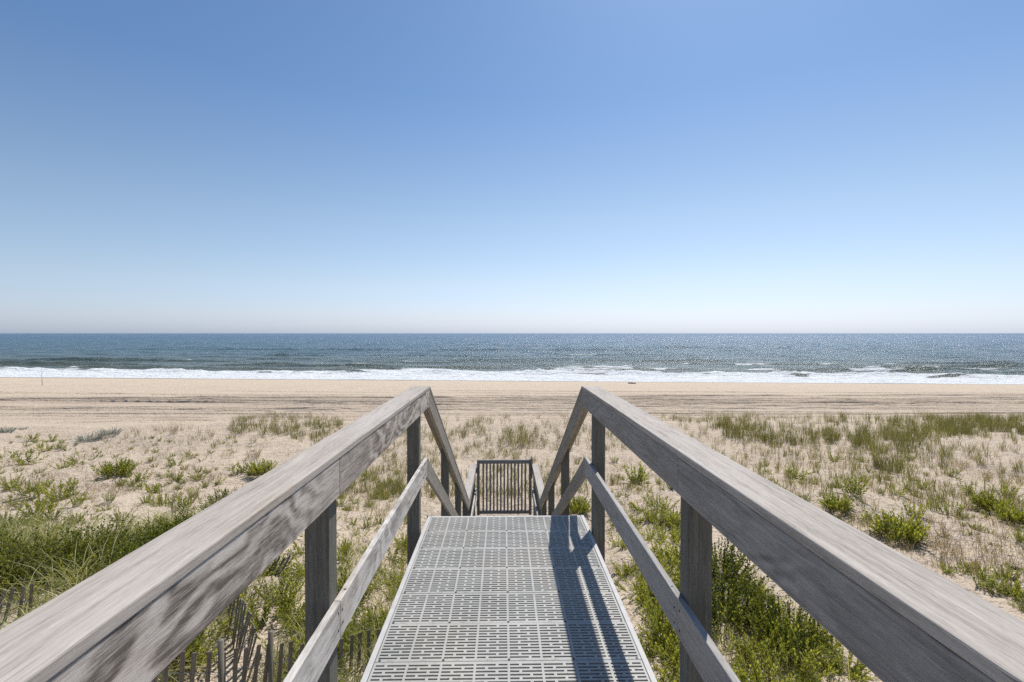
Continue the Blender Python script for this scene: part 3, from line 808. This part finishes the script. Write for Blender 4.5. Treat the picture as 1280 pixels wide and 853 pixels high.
PL = [
 ('bush', 146, 597, 44, 'rounded green bush with dark base on the sand, left of the walkway', 'shrub'),
 ('sprig', 172, 604, 36, 'low green plant just in front of the rounded dark-based bush'),
 ('sprig', 190, 617, 34, 'green plant trailing to the right of the rounded dark-based bush'),
 ('twiggy', 104, 582, 42, 'twiggy green plant with long bare stems left of the rounded bush'),
 ('sprig', 34, 582, 42, 'wide low green plant spreading on the sand near the left edge'),
 ('sprig', 57, 566, 24, 'small green plant behind the wide low one near the left edge'),
 ('twiggy', 6, 578, 34, 'upright twiggy plant cut by the left edge of the picture'),
 ('sprig', 40, 552, 22, 'tiny flat green plant left of the silver-grey clump, nearer the left edge'),
 ('sprig', 64, 553, 22, 'tiny flat green plant just left of the silver-grey clump'),
 ('sprig', 78, 588, 26, 'thin green plant between the wide low plant and the twiggy plant'),
 ('tall', 40, 622, 40, 'tall yellow-green plant above the dense green patch on the left'),
 ('tall', 72, 626, 44, 'tall bright yellow-green plant right of its twin above the dense patch'),
 ('tall', 16, 612, 30, 'pale green plant among dry stalks close to the left edge'),
 ('tall', 52, 652, 50, 'bushy yellow-green plant at the top edge of the dense left patch'),
 ('sprig', 107, 626, 20, 'small dull green plant alone on sand below the rounded bush'),
 ('sprig', 221, 583, 22, 'small dark green sprig alone on the sand, middle of the left dune'),
 ('sprig', 219, 604, 26, 'left one of three small green sprigs in a row on the left sand'),
 ('sprig', 249, 601, 28, 'middle one of three small green sprigs in a row on the left sand'),
 ('sprig', 271, 607, 22, 'right one of three small green sprigs in a row on the left sand'),
 ('sprig', 306, 592, 32, 'bright green plant touching the left railing, behind its cap'),
 ('bush', 325, 595, 40, 'brighter fuller green plant against the left railing cap', 'shrub'),
 ('tall', 228, 640, 34, 'leafy plant beside dark picket stubs left of the railing'),
 ('tall', 205, 636, 34, 'leafy plant at the right end of the dense green patch'),
 ('sprig', 1043, 577, 26, 'low green plant on branching runners right of the railing cap'),
 ('sprig', 995, 600, 40, 'sparse green plant on a bare runner beside the right railing cap'),
 ('tall', 1064, 622, 46, 'tall fan-shaped green plant on the sand right of the railing'),
 ('bush', 1046, 640, 44, 'low spreading green bush below the fan-shaped plant', 'shrub'),
 ('bush', 1124, 676, 74, 'big bright green bush with bare woody stems on the right sand', 'shrub'),
 ('tall', 1144, 648, 36, 'dark green plant directly behind the big bright bush'),
 ('sprig', 1124, 622, 30, 'sprawling green plant on thin runners behind the big bright bush'),
 ('tall', 1155, 614, 22, 'narrow upright green plant among dry stalks on the right'),
 ('tall', 1188, 645, 34, 'green plant alone between the big bush and the right-hand cluster'),
 ('sprig', 1205, 650, 24, 'thin pale green plant leaning off the lone right plant'),
 ('bush', 1238, 640, 48, 'bushy green plant, leftmost of the cluster at the right edge', 'shrub'),
 ('bush', 1268, 655, 50, 'largest green bush of the cluster, cut by the right edge', 'shrub'),
 ('tall', 1213, 622, 28, 'bright green plant at the back left of the right-edge cluster'),
 ('tall', 1258, 622, 34, 'green plant at the back of the right-edge cluster'),
 ('sprig', 1184, 720, 26, 'green sprig on a dark stem just beyond the right railing cap'),
 ('sprig', 1215, 722, 38, 'two-armed green plant on the sand beyond the right railing cap'),
 ('tall', 1244, 746, 28, 'upright green shoot above the right railing cap'),
 ('tall', 1270, 752, 52, 'large green plant in the lower right corner beyond the railing'),
 ('sprig', 1266, 712, 22, 'small green sprig on open sand at the right edge'),
 ('tall', 795, 606, 44, 'feathery yellow-green plant seen below the right railing'),
 ('tall', 826, 640, 40, 'leafy green plant on sand seen beneath the right railing board'),
 ('sprig', 800, 640, 34, 'low green plant beside the far post of the right railing'),
 ('bush', 722, 645, 42, 'yellow-green bush behind the lower right stair rail', 'shrub'),
 ('sprig', 500, 648, 20, 'small green plant by the deck corner under the left lower rail'),
]
for e in PL:
    kind, px, py, wp, lab = e[:5]
    plant(kind, px, py, wp, lab, name=e[5] if len(e) > 5 else 'leafy_plant', cat_='shrub' if len(e) > 5 else 'plant', group=G1)
plant('dark', 905, 775, 130, 'dense dark green bush under the right railing, nearest the post', 'shrub', 'shrub', 'dark green bushes beside the walkway')
plant('dark', 985, 805, 120, 'dense dark green bush under the right railing, farther from the post', 'shrub', 'shrub', 'dark green bushes beside the walkway')
plant('dark', 900, 725, 110, 'dark green bush behind the dense ones under the right railing', 'shrub', 'shrub', 'dark green bushes beside the walkway')
plant('silver', 112, 551, 34, 'left half of the silver-grey clump on the crest of the left dune', 'silver_plant', 'plant', 'silver-grey plants', .8)
plant('silver', 137, 545, 32, 'right half of the silver-grey clump on the crest of the left dune', 'silver_plant', 'plant', 'silver-grey plants', .8)
plant('silver', 6, 542, 26, 'silver-grey plant on the dune crest at the left edge', 'silver_plant', 'plant', 'silver-grey plants', .8)
plant('silver', 29, 537, 11, 'tiny silver-grey plant alone on the left dune crest', 'silver_plant', 'plant', 'silver-grey plants', .8)

# ---- loose fields of grass and leafy cover, each one object of stuff
def poly_pts(poly, n):
    poly = np.array(poly, float); lo = poly.min(0); hi = poly.max(0); out = []
    while sum(map(len, out)) < n:
        p = rng.uniform(lo, hi, (n * 3, 2)); ins = np.zeros(len(p), bool); j = len(poly) - 1
        for i in range(len(poly)):
            a, b = poly[i], poly[j]
            c = ((a[1] > p[:, 1]) != (b[1] > p[:, 1])) & (p[:, 0] < (b[0] - a[0]) * (p[:, 1] - a[1]) / (b[1] - a[1] + 1e-9) + a[0])
            ins ^= c; j = i
        out.append(p[ins])
    return np.concatenate(out)[:n]
def clumpy(P, scale, seed, keep):
    """keep points of P (world) where a noise field is high"""
    v = fbm(P[:, 0] / scale, P[:, 1] / scale, seed, 3); th = np.quantile(v, 1 - keep); return P[v >= th]
FENCE = np.array([(-2.95, 3.75), (-2.4, 4.3), (-2.0, 4.5), (-1.38, 5.1), (-.8, 5.4), (-3.0, 5.55), (-2.68, 5.15), (-2.38, 4.75), (-6.2, 5.4), (-5.75, 5.5), (-5.32, 5.5), (-3.3, 7.2), (-3.0, 7.0)])
def field(polys, keep=1., scale=2.5, seed=1, avoid=True):
    W = []
    for poly, n in polys:
        p = poly_pts(poly, n); o, h = unproject(p[:, 0], p[:, 1]); W.append(o[h])
    W = np.concatenate(W)
    if keep < 1: W = clumpy(W, scale, seed, keep)
    W = W[np.min(np.hypot(W[:, None, 0] - FENCE[None, :, 0], W[:, None, 1] - FENCE[None, :, 1]), 1) > .24]
    if avoid: W = W[~((np.abs(W[:, 0] - DX) < .85) & (W[:, 1] < 11.7))]
    return W
def outside(n, side):
    """dune spots beyond the sides of the picture"""
    y = rng.uniform(.5, 29, n * 4); x = side * rng.uniform(1.6, 42, n * 4)
    m = (np.abs(x) > 1.06 * y + .8) & (np.abs(x) < 1.5 * y + 9); x = x[m][:n]; y = y[m][:n]
    W = np.stack([x, y, ground(x, y, False)], -1); return clumpy(W, 2.2, 77, .75)
def grass_obj(label, parts, mats, kindname='beach_grass'):
    V, Fq, T, M = cat(parts)
    o = link(kindname, np_mesh(kindname, V, Fq, mats, midx=M, attrs={'tint': T}))
    tag(o, label, 'grass', kind='stuff'); return o
def tf(W, rad, hg, nb, **kw):
    n = len(W); sc_ = rng.uniform(.6, 1.25, n)
    return tuft_arrays(W, rad * sc_, hg * sc_, np.maximum(3, (nb * sc_ * rng.uniform(.6, 1.2, n)).astype(int)), **kw)

# right: the band along the crest, thinning towards the camera
OR_, OL_ = outside(900, 1), outside(900, -1)
A = field([([(830, 522), (1290, 524), (1290, 548), (1180, 552), (1080, 568), (960, 560), (880, 548)], 520),
           ([(1000, 540), (1180, 540), (1190, 590), (1050, 578)], 50), ([(1150, 524), (1300, 524), (1300, 545), (1160, 548)], 230), ([(830, 525), (960, 522), (960, 552), (870, 545)], 120), ([(1080, 535), (1140, 540), (1130, 600), (1090, 600)], 40)], .82, 3.6, 7)
B = field([([(840, 545), (1290, 545), (1290, 640), (1100, 640), (900, 590)], 900)], .68, 1.6, 9)
Bd = field([([(880, 560), (1290, 560), (1290, 740), (1100, 700)], 900)], .8, 1.5, 10)
grass_obj('olive beach grass in a loose band along the dune crest on the right', [
    tf(A, .17, .62, 26, width=.011, lean=(.02, .42), tint=(0, .8)) + (0,),
    tf(B, .09, .42, 13, width=.010, lean=(.05, .5), tint=(.0, 1)) + (0,),
    tf(OR_, .13, .42, 14, width=.009, lean=(.05, .6)) + (0,),
    tf(Bd, .08, .28, 10, width=.007, lean=(.1, .7)) + (1,)], [M_GRASS, M_DRY])
# middle: seen between and beyond the railings
A = field([([(380, 525), (830, 522), (830, 545), (600, 552), (380, 548)], 240), ([(625, 535), (672, 535), (672, 556), (625, 556)], 16)], .62, 2.2, 17)
B = field([([(390, 540), (840, 540), (840, 625), (380, 625)], 1150)], .72, 1.6, 19)
Cc = field([([(440, 590), (520, 590), (510, 660), (430, 665)], 60), ([(420, 610), (500, 600), (490, 640), (430, 650)], 30)], .8, 1, 20)
grass_obj('sparse olive and straw beach grass on the sand beyond the steps', [
    tf(A, .15, .5, 22, width=.010, lean=(.05, .5), tint=(.0, .8)) + (0,),
    tf(B, .10, .40, 15, width=.010, lean=(.05, .55), tint=(.0, 1)) + (0,),
    tf(Cc, .12, .42, 20, width=.007, lean=(.1, .6), tint=(.3, 1)) + (0,),
    tf(field([([(390, 540), (840, 540), (840, 640), (380, 640)], 850)], .9), .06, .22, 8, width=.005, lean=(.1, .8)) + (1,)], [M_GRASS, M_DRY])
# left: crest tufts and scattered dry ones
A = field([([(290, 528), (345, 518), (400, 520), (430, 530), (400, 555), (330, 545), (285, 545)], 190)], .9, 2, 23)
B = field([([(150, 535), (440, 535), (400, 575), (240, 560), (150, 550)], 150)], .8, 1.5, 25)
Cc = field([([(0, 560), (300, 560), (260, 640), (0, 640)], 620)], .72, 1.2, 27)
grass_obj('olive and brown beach grass tufts on the left dune crest beyond the railing', [
    tf(A, .16, .5, 26, width=.010, lean=(.05, .55), tint=(0, .8)) + (0,),
    tf(B, .10, .36, 14, width=.009, lean=(.05, .6), tint=(.0, 1)) + (0,),
    tf(OL_, .13, .42, 14, width=.009, lean=(.05, .6)) + (0,),
    tf(Cc, .09, .28, 10, width=.006, lean=(.1, .7)) + (1,)], [M_GRASS, M_DRY])

def merge_plants(W, kinds, smin, smax, label, name='ground_cover', mats=None):
    parts = []; mats = [M_LEAF, M_LEAFD, M_STEM]
    for p in W:
        k = kinds[rng.integers(len(kinds))]; pr = PR[k][rng.integers(len(PR[k]))]
        s = rng.uniform(smin, smax); a = rng.uniform(0, 6.28); ca, sa = math.cos(a) * s, math.sin(a) * s
        for arr, m in ((pr[2], 1 if k == 'dark' else 0), (pr[3], 2)):
            v = arr[0]; q = np.stack([v[:, 0] * ca - v[:, 1] * sa, v[:, 0] * sa + v[:, 1] * ca, v[:, 2] * s], -1)
            q += np.array([p[0], p[1], float(ground(p[0], p[1])) - .02])
            parts.append((q, arr[1], np.clip(arr[2] + rng.uniform(-.12, .12), 0, 1), m))
    V, Fq, T, M = cat(parts)
    o = link(name, np_mesh(name, V, Fq, mats, midx=M, attrs={'tint': T})); tag(o, label, 'plants', kind='stuff'); return o
LM = [(-60, 672), (60, 668), (140, 672), (190, 664), (235, 655), (280, 640), (330, 645), (240, 735), (160, 760), (60, 745), (-80, 745)]
W = field([(LM, 230)], .6, .9, 31)
merge_plants(W, ['tall', 'dark', 'sprig', 'dark', 'twiggy', 'sprig'], .55, 1.05, 'dense patch of green leafy plants left of the walkway', mats=None)
LG = field([(LM, 950), ([(-80, 860), (-80, 745), (60, 745), (240, 720), (330, 700), (340, 853), (200, 900)], 330)], .62, .7, 33)
grass_obj('long arching pale green grass among the leafy patch on the left', [
    tf(LG, .2, .62, 13, width=.010, lean=(.45, 1.3), tint=(0, 1), curl=2.1) + (0,)], [M_LONG], 'long_grass')
# under and beside the walkway, left
W = field([([(425, 690), (520, 680), (520, 720), (480, 853), (360, 853), (400, 760)], 70), ([(330, 690), (385, 690), (385, 790), (300, 790)], 14), ([(230, 780), (300, 740), (300, 853), (200, 853)], 16)], .8, .8, 35)
merge_plants(W, ['sprig', 'tall', 'sprig'], .5, .95, 'green leafy plants growing close against the left side of the deck')
LG = field([([(425, 690), (530, 680), (520, 740), (450, 900), (330, 900), (400, 760)], 330), ([(320, 690), (390, 690), (390, 853), (250, 853), (230, 800)], 120)], .8, .7, 37)
grass_obj('long grass growing close along the left side of the deck', [
    tf(LG, .13, .42, 16, width=.006, lean=(.4, 1.15), curl=1.9) + (0,)], [M_LONG], 'long_grass')
# right of the deck
RP = [(752, 650), (850, 645), (850, 720), (900, 690), (960, 740), (1080, 853), (1060, 900), (820, 900)]
W = field([(RP, 170), ([(752, 650), (850, 650), (860, 760), (810, 780)], 90)], .75, .8, 39)
merge_plants(W, ['sprig', 'tall', 'twiggy', 'sprig'], .4, .85, 'green leafy plants growing close along the right side of the deck')
LG = field([(RP, 330)], .7, .8, 41)
grass_obj('short tufts of green and straw grass right of the deck', [
    tf(LG, .08, .28, 12, width=.006, lean=(.2, .9)) + (0,)], [M_LONG], 'long_grass')
W = field([([(-20, 548), (330, 548), (300, 600), (230, 660), (-20, 665)], 300)], .72, 1.6, 51)
W = np.concatenate([W, outside(130, -1)])
merge_plants(W, ['sprig', 'twiggy', 'tall'], .25, .62, 'small green shoots dotting the sand of the left dune')
W = field([([(900, 585), (1300, 570), (1300, 780), (1180, 720)], 190), ([(760, 570), (850, 590), (850, 650), (750, 650)], 50)], .72, 1.4, 53)
W = np.concatenate([W, outside(130, 1)])
merge_plants(W, ['sprig', 'twiggy', 'tall'], .22, .6, 'small green shoots dotting the sand of the right dune')
W = field([([(395, 600), (520, 590), (520, 690), (420, 700), (330, 640)], 90)], .72, 1.0, 55)
merge_plants(W, ['sprig', 'twiggy', 'tall'], .25, .55, 'small green shoots on the sand seen under the left railing')
# dead stalks and litter over the whole dune
n = 3800
W = field([([(-40, 545), (1320, 545), (1320, 860), (-40, 860)], n)], .8, 1.5, 43)
idx = len(W)
base = W.copy(); base[:, 2] = ground(base[:, 0], base[:, 1]) + .005
ln = rng.uniform(.05, .22, idx); dr = rng.normal(.6, .8, idx)
V = []; Fq = []
for i in range(idx):
    a = dr[i]; e = np.array([math.cos(a), math.sin(a), rng.uniform(-.05, .35)]) * ln[i]; s = np.array([-math.sin(a), math.cos(a), 0]) * rng.uniform(.002, .005)
    p = base[i]; u = np.array([0, 0, .006]); k = len(V)
    V += [p - s, p + s, p + e + s, p + e - s, p + u, p + e + u]
    Fq += [(k, k + 3, k + 5, k + 4), (k + 1, k + 4, k + 5, k + 2)]
o = link('plant_litter', np_mesh('plant_litter', np.array(V), Fq, [M_DEAD])); tag(o, 'dead grey stalks and twigs littering the dune sand', 'litter', kind='stuff')

# dark dead clumps that stand out singly
def tuft_thing(px, py, wpx, hpx, nb, mat, label, cat_='grass tuft', name='grass_tuft', lean=(.05, .5), wd=.008, group=None):
    p = U(px, py); s = p[1] / F; z = float(ground(p[0], p[1]))
    pos = np.array([[p[0], p[1], z]])
    V, Fq, T = tuft_arrays(pos, np.array([wpx * s * .35]), np.array([hpx * s * 1.15]), np.array([nb]), width=wd, lean=lean)
    V = V - np.array([p[0], p[1], z])
    o = link(name, np_mesh(name, V, Fq, [mat], attrs={'tint': T}), loc=(p[0], p[1], z)); tag(o, label, cat_, group); return o
GT_ = 'single grass tufts on the dune'
tuft_thing(648, 556, 44, 22, 260, M_GRASS, 'biggest dense grass tuft, right above the gate', group=GT_, wd=.010)
tuft_thing(1097, 584, 18, 34, 110, M_GRASS, 'tall green grass tuft standing forward of the right grass band', group=GT_, wd=.010)
tuft_thing(1122, 592, 12, 28, 70, M_GRASS, 'slim green tuft right of the tall forward tuft', group=GT_, wd=.010)
tuft_thing(217, 543, 13, 16, 60, M_DRY, 'dark brown spiky tuft alone on the left dune sand', group=GT_)
tuft_thing(1200, 582, 26, 12, 110, M_DRY, 'low brown dead tuft on sand behind the right plants', group=GT_, lean=(.4, 1.1))
tuft_thing(317, 574, 24, 14, 110, M_DRY, 'brown dead tuft behind the bright plant at the left railing', group=GT_, lean=(.2, .9))
tuft_thing(183, 568, 7, 14, 26, M_DRY, 'thin straw tuft alone on bare sand, left dune', group=GT_)
tuft_thing(1235, 604, 12, 16, 40, M_DRY, 'straw-coloured tuft alone on the sand near the right edge', group=GT_)

# ------------------------------------------------------------------ things on the beach
p = U(52.5, 482); z = float(ground(p[0], p[1]))
bm = bmesh.new(); bmesh.ops.create_cone(bm, cap_ends=True, segments=8, radius1=.02, radius2=.01, depth=3.0, matrix=Matrix.Translation((0, 0, 1.4)))
pole = thing('surf_rod', 'thin upright rod standing in the sand near the surf, far left', 'rod', (p[0], p[1], z))
bm_obj('rod_shaft', bm, M_SCREW, pole)
bm = bmesh.new(); bmesh.ops.create_cone(bm, cap_ends=True, segments=10, radius1=.045, radius2=.04, depth=.7, matrix=Matrix.Translation((.03, 0, .25))); bm_obj('rod_holder', bm, M_RIM, pole)
def drift(px, py, L, r, label):
    p = U(px, py); z = float(ground(p[0], p[1])); rr = random.Random(px)
    bm = bmesh.new(); n = 7; ring = []
    for i in range(n):
        t = i / (n - 1); cx = (t - .5) * L; cy = .12 * L * math.sin(t * 4 + px); cz = r * .8 + .25 * r * math.sin(t * 7); q = r * (.5 + .6 * math.sin(math.pi * min(max(t, .08), .92))) * rr.uniform(.8, 1.1)
        ring.append([bm.verts.new((cx, cy + q * math.cos(a), cz + q * math.sin(a))) for a in [k * math.pi / 4 for k in range(8)]])
    for a, b in zip(ring, ring[1:]):
        for k in range(8): bm.faces.new((a[k], a[(k + 1) % 8], b[(k + 1) % 8], b[k]))
    bm.faces.new(ring[0]); bm.faces.new(ring[-1][::-1]); bmesh.ops.recalc_face_normals(bm, faces=bm.faces)
    M = Matrix.Rotation(rr.uniform(-.4, .4), 4, 'Z'); M.translation = (p[0], p[1], z)
    o = bm_obj('driftwood', bm, M_DEAD, None, M, True); tag(o, label, 'driftwood', 'driftwood'); return o
drift(790, 480, 1.1, .10, 'dark piece of driftwood at the water line, above the right railing')
drift(1271, 712 - 0, .16, .03, 'short dark stick on the sand near the right edge, above the plants')
